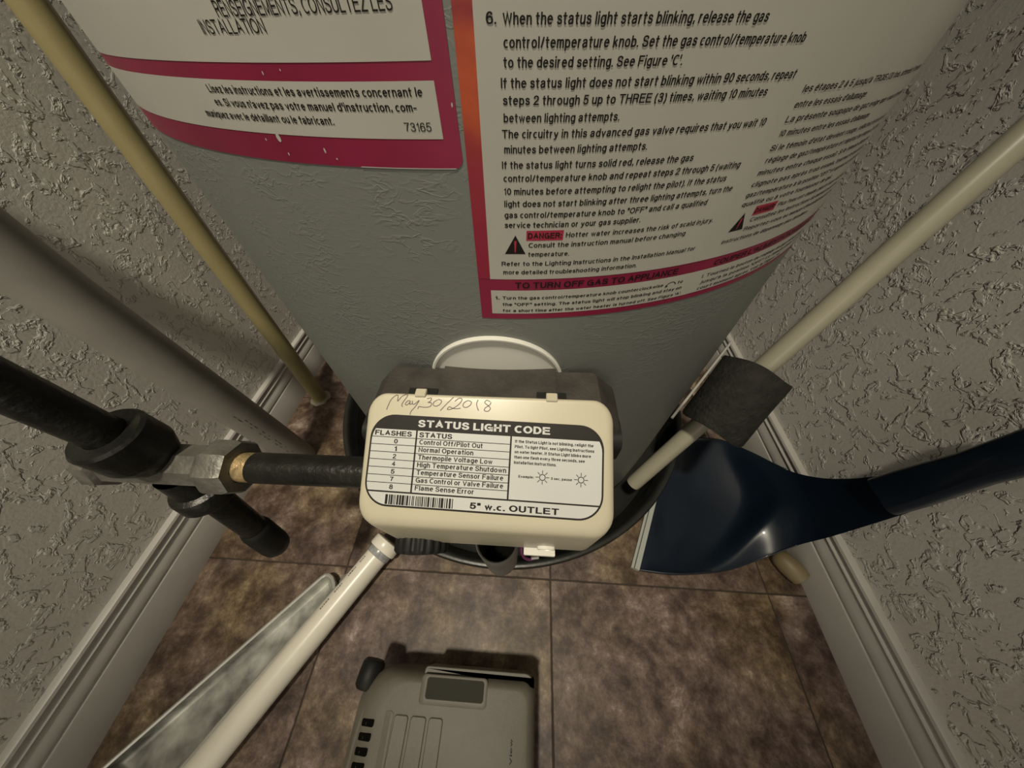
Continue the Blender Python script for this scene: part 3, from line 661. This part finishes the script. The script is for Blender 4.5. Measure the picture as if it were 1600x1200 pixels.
MB().lathe(gc, [(0.0150, 0.010), (0.0150, 0.030), (0.0188, 0.032), (0.0196, 0.034), (0.0196, 0.046), (0.0180, 0.048), (0.0110, 0.048)], 32, axis=ld).obj('tee_branch', M_iron, gas, smooth=True)
MB().lathe((GX, GY, GZ), [(0.0150, 0.010), (0.0190, 0.020), (0.0196, 0.022), (0.0196, 0.042), (0.0180, 0.044), (0.0110, 0.044)], 32).obj('tee_collar', M_iron, gas, smooth=True)
MB().sweep([gc + ld * 0.044, gc + ld * 0.140], 0.0107, 28).obj('drip_leg', M_iron, gas, smooth=True)
MB().lathe(gc, [(0.0108, 0.112), (0.0122, 0.114), (0.0130, 0.118), (0.0132, 0.150), (0.0124, 0.158), (0.0090, 0.1640), (0.002, 0.166)], 32, axis=ld).obj('drip_cap', M_blackp, gas, smooth=True, label='black cap on the drip leg')
MB().sweep([(GX, GY, GZ + 0.04), (GX, GY, 0.72), (GX, GY, 1.6), (GX, GY, ZC)], 0.0107, 28).obj('riser', M_iron, gas, smooth=True)

# ------------------------------------------------------------------ upright pipes on the left
p1 = thing('water_pipe', 'yellowed plastic pipe rising from the floor beside the left baseboard', 'pipe', (-0.4600, 0.3732, 0))
MB().sweep([(-0.4600, 0.3732, 0.0), (-0.4560, 0.3930, 0.32), (-0.4500, 0.418, 0.70), (-0.4420, 0.445, 1.4), (-0.442, 0.445, ZC)], 0.0142, 28).obj('pipe', M_beige, p1, smooth=True)
mb = MB(); rng = random.Random(3)
loops = []
for r, h in ((0.0142, 0.0030), (0.017, 0.0034), (0.0195, 0.0018), (0.021, 0.0002)):
    loops.append([(-0.4599 + (r + (0.0016 * math.sin(5 * a) + 0.001 * math.sin(9 * a + 1)) * (r > 0.015)) * math.cos(a), 0.3735 + (r + 0.0012 * math.sin(7 * a) * (r > 0.015)) * math.sin(a), h) for a in [2 * math.pi * k / 40 for k in range(40)]])
mb.loft(loops, False, False).obj('caulk_collar', M_beige2, p1, smooth=True)

p2 = thing('vent_pipe', 'thick grey white pipe standing behind the black gas pipe', 'pipe', (-0.4235, 0.2335, 0))
ax0 = Vector((-0.4300, 0.2345, 0.0)); ax1 = Vector((-0.4095, 0.2145, 0.2086)); dirp = (ax1 - ax0)
MB().sweep([ax0, ax1, (-0.400, 0.200, 0.40)] + spline([(-0.399, 0.198, 0.55), (-0.403, 0.197, 0.585), (-0.422, 0.197, 0.608), (-0.450, 0.197, 0.615), (-0.5115, 0.197, 0.615)], 5), 0.0222, 36).obj('pipe', M_pvcg, p2, smooth=True)  # unseen elbow into the wall, added so no pipe shadow falls on it
t = MB(); d = dirp.normalized(); xx = d.cross(Vector((0, 1, 0))).normalized(); yy = d.cross(xx)
def pmap(c, d, xx, yy, r, a0): return lambda s, q: c + d * s + (xx * math.cos(a0 + q / r) + yy * math.sin(a0 + q / r)) * (r + 0.0002)
def around(c, d, r, toward):
    d = d.normalized(); w = Vector(toward) - c; w = (w - d * w.dot(d)).normalized(); v = d.cross(w)
    return lambda s, q: c + d * s + (w * math.cos(q / r) + v * math.sin(q / r)) * (r + 0.00025)
mp_ = around(ax0, dirp, 0.0222, (-0.20, 0.0, 0.2))
rng = random.Random(9)
for row in (0.0, -0.004):
    s = 0.05
    while s < 0.205:
        w = rng.uniform(0.003, 0.009); t.add([mp_(s, row + 0.004), mp_(s + w, row + 0.004), mp_(s + w, row + 0.0052), mp_(s, row + 0.0052)], [(0, 1, 2, 3)]); s += w + rng.uniform(0.003, 0.02)
t.obj('printed_marks', M_pen, p2)

# ------------------------------------------------------------------ pipe, foam sleeve, rod on the right
q0 = Vector((0.1640, 0.1790, 0.0870)); q1 = Vector((0.2797, 0.2544, 0.3114)); qd = q1 - q0
p3 = thing('discharge_pipe', 'ivory plastic pipe slanting through the black foam sleeve', 'pipe', tuple(q0))
tt = (0.4130 - q0.x) / qd.x
MB().sweep([q0, q0 + qd * 0.02, q1, q0 + qd * tt], [0.0102, 0.0109, 0.0109, 0.0109], 28).obj('pipe', M_beige2, p3, smooth=True)

fcc = Vector((0.2420, 0.2235, 0.2490)); fd = Vector((0.4583, 0.5273, 0.7155)).normalized(); fc0 = fcc - fd * 0.041; fc1 = fcc + fd * 0.041
Lf = (fc1 - fc0).length; a0 = math.radians(-20)
fx = fd.cross(Vector((0, 1, 0))).normalized(); fy = fd.cross(fx)
loops = []; SEG = 60
for r, h in ((0.0275, 0.0), (0.0345, -0.0012), (0.0358, 0.002), (0.0362, Lf * 0.5), (0.0358, Lf - 0.002), (0.0346, Lf), (0.0275, Lf - 0.001), (0.0270, Lf * 0.5), (0.0275, 0.0)):
    loops.append([fc0 + fd * (h + 0.0015 * math.sin(3 * a)) + (fx * math.cos(a) + fy * math.sin(a)) * (r + 0.0006 * math.sin(4 * a + h * 60)) for a in [2 * math.pi * k / SEG for k in range(SEG)]])
tag(MB().loft(loops, False, False).obj('foam_sleeve', M_foam, base=tuple(fc0), smooth=True), 'black foam insulation sleeve around the slanting ivory pipe', 'foam sleeve')

tag(MB().sweep([(0.2625, 0.3115, 0.0690), (0.3400, 0.3990, 0.0740), (0.4185, 0.4880, 0.0935)], 0.0024, 12).obj('plastic_rod', M_trim, base=(0.2625, 0.3115, 0.069), smooth=True),
    'thin white rod lying between drain pan rim and right baseboard', 'rod')

# ------------------------------------------------------------------ dustpan
Bp = spline([(0.1760, 0.0770, 0.006), (0.2312, 0.0736, 0.015), (0.3049, 0.0827, 0.020), (0.3575, 0.0999, 0.035), (0.3850, 0.1110, 0.066), (0.3950, 0.1130, 0.110), (0.4000, 0.1150, 0.160), (0.4040, 0.1170, 0.205)], 8)
Tp = spline([(0.2640, 0.2660, 0.010), (0.3100, 0.2930, 0.020), (0.3500, 0.2860, 0.040), (0.3800, 0.2540, 0.060), (0.3990, 0.2120, 0.090), (0.4060, 0.1860, 0.125), (0.4080, 0.1690, 0.165), (0.4090, 0.1580, 0.205)], 8)
nT = len(Bp); nV = 60
def sstep(a, b, x): x = min(1, max(0, (x - a) / (b - a))); return x * x * (3 - 2 * x)
top = []; bot = []
for i in range(nT):
    t_ = i / 8.0
    for j in range(nV + 1):
        v = j / nV
        p = Bp[i].lerp(Tp[i], v)
        tr = 1.75 + 1.75 * math.sin(min(v / 0.6, 1.0) * math.pi / 2) - 0.55 * sstep(0.6, 1.0, v)
        step = sstep(tr - 0.75, tr + 0.12, t_)
        bulge = math.sin(math.pi * v) ** 0.6 if 0 < v < 1 else 0.0
        dz = bulge * (-0.016 * sstep(0, 1.0, t_) * (1 - step) + 0.010 * step * (1 - 0.8 * sstep(tr, tr + 2.0, t_)))
        z = max(0.0035, p.z + dz)
        top.append(Vector((p.x, p.y, z)))
        bot.append(Vector((p.x, p.y, max(0.0006, z - 0.003))))
V = top + bot; F = []; n1 = nV + 1; K = len(top)
for i in range(nT - 1):
    for j in range(nV):
        a = i * n1 + j; F.append((a, a + n1, a + n1 + 1, a + 1)); F.append((a + K, a + 1 + K, a + n1 + 1 + K, a + n1 + K))
for i in range(nT - 1):
    for j in (0, nV):
        a = i * n1 + j; F.append((a, a + K, a + K + n1, a + n1) if j == 0 else (a, a + n1, a + n1 + K, a + K))
for i in (0, nT - 1):
    for j in range(nV):
        a = i * n1 + j; F.append((a, a + 1, a + 1 + K, a + K))
dust = thing('dustpan', 'glossy navy blue dustpan with grey lip beside the drain pan', 'dustpan', (0.29, 0.17, 0.0))
link('scoop', V, F, M_blue, dust, smooth=True)
# rim bead along both sides, skirt down to the floor
def skirt(edge, side):
    V = []; F = []
    for k, p in enumerate(edge):
        V += [Vector(p) + Vector((0, 0, 0.0005)), Vector((p.x + 0.004 * side[0], p.y + 0.004 * side[1], max(0.0008, p.z * 0.25)))]
    for k in range(len(edge) - 1): F.append((2 * k, 2 * k + 1, 2 * k + 3, 2 * k + 2))
    return V, F
V, F = skirt(Bp[:33], (0.0, -0.2)); o = link('side_skirt', V, F, M_blue, dust, smooth=True); md = o.modifiers.new('thick', 'SOLIDIFY'); md.thickness = 0.002
V, F = skirt(Tp[:33], (0.2, 0.2)); o = link('side_skirt', V, F, M_blue, dust, smooth=True); md = o.modifiers.new('thick', 'SOLIDIFY'); md.thickness = 0.002
e0, e1 = Bp[0], Tp[0]; dv = (e1 - e0).normalized(); nv = Vector((-dv.y, dv.x, 0))
def strip(o0, o1, z0, z1, ext=0.001):
    a = e0 - dv * ext; b = e1 + dv * ext; mb = MB()
    pts = [(a + nv * o0), (a + nv * o1), (b + nv * o1), (b + nv * o0)]
    return mb.loft([[(p.x, p.y, z0) for p in pts], [(p.x, p.y, z1) for p in pts]])
strip(-0.001, 0.0058, 0.0008, 0.0105).obj('rubber_lip', M_lip, dust, label='grey rubber lip')
strip(0.0062, 0.0100, 0.0006, 0.0060).obj('lip_edge', M_lip, dust)
hp = [(0.4005, 0.1370, 0.195), (0.4010, 0.1360, 0.225), (0.4010, 0.1340, 0.280), (0.4010, 0.1320, 0.330), (0.4010, 0.1315, 0.345)]
MB().loft([[(x, y + yy, z) for x, yy in rrect(x - 0.008, x + 0.008, -w, w, 0.006, 5)] for (x, y, z), w in zip(hp, (0.020, 0.019, 0.015, 0.016, 0.011))]).obj('handle', M_blue, dust, smooth=True)

tip = Vector((0.3880, 0.1060, 0.0150)); d = Vector((0.55, -0.83, 0)).normalized()
prof = [(0.001, 0.0), (0.006, 0.0012), (0.0105, 0.005), (0.0135, 0.012), (0.0148, 0.022), (0.0142, 0.035), (0.0125, 0.042), (0.001, 0.043)]
tag(MB().lathe(tip - Vector((0.004, -0.006, 0)), prof, 28, axis=d).obj('brush_handle', M_tan, base=tuple(tip), smooth=True), 'tan rounded handle end lying by the dustpan at the right wall', 'handle')

# ------------------------------------------------------------------ white capped pipe and galvanised trough on the floor
c0 = Vector((-0.2080, 0.0935, 0.0222)); c1 = Vector((-0.3296, -0.1105, 0.0200)); cdv = (c1 - c0).normalized()
p4 = thing('capped_pipe', 'white plastic pipe with end cap lying diagonally on the floor', 'pipe', tuple(c0))
end = c0 + cdv * 0.345
MB().sweep([c0 + cdv * 0.012, end], 0.0170, 36).obj('pipe', M_pvc, p4, smooth=True)
MB().lathe(c0, [(0.001, 0.0), (0.0185, 0.0), (0.0212, 0.0018), (0.0216, 0.004), (0.0216, 0.0150), (0.0205, 0.0166), (0.0172, 0.0168)], 40, axis=cdv).obj('end_cap', M_pvc, p4, smooth=True, label='white end cap')
MB().lathe(c0, [(0.0172, 0.0168), (0.0184, 0.0172), (0.0184, 0.0245), (0.0172, 0.0262)], 40, axis=cdv).obj('glue_band', M_glue, p4, smooth=True, label='shiny grey glue band')
mp_ = around(c0, cdv, 0.0170, (-0.42, 0.1, 0.4)); t = MB(); rng = random.Random(4); s = 0.034
for grp in range(4):
    for k in range(rng.randint(3, 6)):
        w = rng.uniform(0.0012, 0.0030); h = rng.uniform(0.0014, 0.0022)
        t.add([mp_(s, 0), mp_(s + w, 0), mp_(s + w, h), mp_(s, h)], [(0, 1, 2, 3)]); s += w + 0.0009
    s += rng.uniform(0.006, 0.012)
t.obj('printed_marks', M_pen, p4)

# trough: tapered tray, rounded tip, folded rim
lft = [Vector((-0.2985, 0.0420, 0)), Vector((-0.3835, -0.0563, 0)), Vector((-0.4700, -0.1560, 0))]
pd = Vector((cdv.x, cdv.y, 0)).normalized(); pn = Vector((pd.y, -pd.x, 0)).normalized()
if pn.x > 0: pn = -pn
def right_at(y):
    t_ = (y - c0.y) / cdv.y; p = c0 + cdv * t_; return Vector((p.x + pn.x * 0.0185, p.y + pn.y * 0.0185, 0))
tipp = [(-0.2985, 0.0420), (-0.2935, 0.0455), (-0.2875, 0.0460), (-0.2800, 0.0425), (-0.2735, 0.0350), (-0.2700, 0.0270), (-0.2705, 0.0215)]
rgt = [right_at(0.015), right_at(-0.06), right_at(-0.16)]
outl = [(-0.4700, -0.1560)] + [(-0.3835, -0.0563)] + tipp + [(p.x, p.y) for p in rgt] + [(-0.4000, -0.1750)]
cen = Vector((-0.345, -0.045))
def inset(pts, d):
    out = []; n = len(pts)
    for i in range(n):
        a, b, c = Vector(pts[i - 1]), Vector(pts[i]), Vector(pts[(i + 1) % n])
        e1_ = (b - a).normalized(); e2_ = (c - b).normalized(); nn = (Vector((e1_.y, -e1_.x)) + Vector((e2_.y, -e2_.x))); nn.normalize()
        k = d / max(0.5, nn.dot(Vector((e1_.y, -e1_.x)))); out.append(tuple(b + nn * k))
    return out
tray = thing('metal_trough', 'grey galvanised metal trough lying left of the white capped pipe', 'trough', (-0.345, -0.045, 0))
def lp(d, z): return [(x, y, z) for x, y in inset(outl, d)]
MB().loft([lp(0.0, 0.0135), lp(0.0005, 0.0175), lp(0.0025, 0.0185), lp(0.0045, 0.0170)], False, False).obj('rim', M_galvrim, tray, smooth=True)
MB().loft([lp(0.0045, 0.0170), lp(0.0062, 0.0090), lp(0.0085, 0.0062), lp(0.0125, 0.0048)], False, True).obj('trough_bed', M_galv, tray, smooth=True)
MB().loft([lp(0.0, 0.0135), lp(0.004, 0.0006), lp(0.008, 0.0002)], False, True).obj('trough_underside', M_galv, tray, smooth=True)

# ------------------------------------------------------------------ grey appliance on the floor in front
app = thing('plastic_appliance', 'putty grey plastic appliance with dark window and side slots in front', 'appliance', (-0.07, -0.17, 0))
ZTOP = 0.085
def sect(x0_, x1_, y0_, y1_, z, r, flank=0.0):
    return [(x, y, z - (flank * sstep(-0.138, -0.176, x) if flank else 0)) for x, y in rrect(x0_, x1_, y0_, y1_, r, 8)]
YA, YZ = -0.045, -0.330
R4 = (0.012, 0.012, 0.012, 0.030)
loops = [sect(-0.160, 0.013, YZ + 0.006, YA - 0.006, 0.0005, R4), sect(-0.168, 0.018, YZ, YA - 0.001, 0.006, R4), sect(-0.174, 0.020, YZ, YA, 0.050, R4),
         sect(-0.174, 0.0195, YZ, YA, 0.066, R4), sect(-0.1715, 0.0180, YZ + 0.002, YA - 0.002, 0.0765, R4), sect(-0.1650, 0.0160, YZ + 0.004, YA - 0.004, 0.0815, R4),
         sect(-0.1560, 0.0130, YZ + 0.007, YA - 0.007, 0.0842, R4), sect(-0.1440, 0.0100, YZ + 0.011, YA - 0.011, ZTOP, R4)]
body = MB().loft(loops).obj('body', M_app, app, smooth=True)
def slab(pts, z0, z1, ins=0.0006):
    """thin raised or sunk plate with a softened edge"""
    q = inset(pts[::-1], ins)[::-1]
    return MB().loft([[(x, y, z0) for x, y in pts], [(x, y, z1 - ins) for x, y in pts], [(x, y, z1) for x, y in q]])
# rear lid strip
slab(rrect(-0.105, 0.0180, -0.0560, -0.0415, (0.002, 0.010, 0.010, 0.004), 5), 0.050, 0.0790).obj('rear_lid', M_app, app, smooth=True)
# display window: frame and dark pane
fo = rrect(-0.1050, -0.0325, -0.0715, -0.0470 - 0.0005, 0.004, 5); fi = rrect(-0.0985, -0.0365, -0.0665, -0.0500, 0.0025, 5)
MB().loft([[(x, y, 0.0835) for x, y in fo], [(x, y, 0.0856) for x, y in fo], [(x, y, 0.0859) for x, y in inset(fo[::-1], 0.0006)[::-1]], [(x, y, 0.0859) for x, y in inset(fi[::-1], -0.0006)[::-1]], [(x, y, 0.0853) for x, y in fi]], False, False).obj('window_frame', M_app, app, smooth=True)
MB().add([(x, y, 0.08535) for x, y in fi], [tuple(range(len(fi)))]).obj('display_window', M_appdk, app, label='dark display window')
# left grille plate with slots, then raised ribs
gp = [(-0.1320, -0.0790), (-0.1600, -0.0800), (-0.1640, -0.0870), (-0.1640, -0.3000), (-0.1240, -0.3000), (-0.1285, -0.0830)]
def flank(x): return 0.0836 - 0.0028 * sstep(-0.150, -0.166, x)
gz = lambda x: ZTOP + 0.0007 - 0.0040 * sstep(-0.146, -0.168, x)
gpo = [(-0.1290, -0.0800), (-0.1315, -0.0780), (-0.1630, -0.0790), (-0.1660, -0.1000), (-0.1660, -0.3000), (-0.1230, -0.3000)]
MB().loft([[(x, y, gz(x) - 0.004) for x, y in gpo], [(x, y, gz(x)) for x, y in gpo]]).obj('grille_plate', M_app, app)
for k in range(12):
    y = -0.0880 - 0.0099 * k
    pts = rrect(-0.1608, -0.1475, y - 0.0028, y + 0.0028, 0.0014, 4)
    MB().loft([[(x, yy, gz(x) - 0.003) for x, yy in pts], [(x, yy, gz(x) + 0.0004) for x, yy in pts]]).obj('slot', M_appgap, app)
for (xa, xb) in ((-0.1275, -0.1125), (-0.1100, -0.0935), (-0.0910, -0.0760)):
    slab(rrect(xa, xb, -0.300, -0.0800, 0.003, 4), 0.083, ZTOP + 0.0011, 0.0008).obj('raised_rib', M_app, app, smooth=True)
mb = MB(); mb.lathe((-0.1690, -0.0530, 0.070), [(0.001, -0.013), (0.0100, -0.013), (0.0125, -0.010), (0.0130, 0.0), (0.0125, 0.010), (0.0100, 0.013), (0.001, 0.013)], 28, axis=(0.15, 1, 0.0))
mb.obj('roller', M_blackp, app, smooth=True, label='black rounded roller at the corner')
t = MB(); tm = lambda s, q: (-0.0033 - q, -0.1330 + s, ZTOP + 0.0002)
typeset(t, tm, 'Power View', 0.0, 0.0430, 0.0, 0.0024, 0.09)
t.obj('printed_text', M_ink, app)
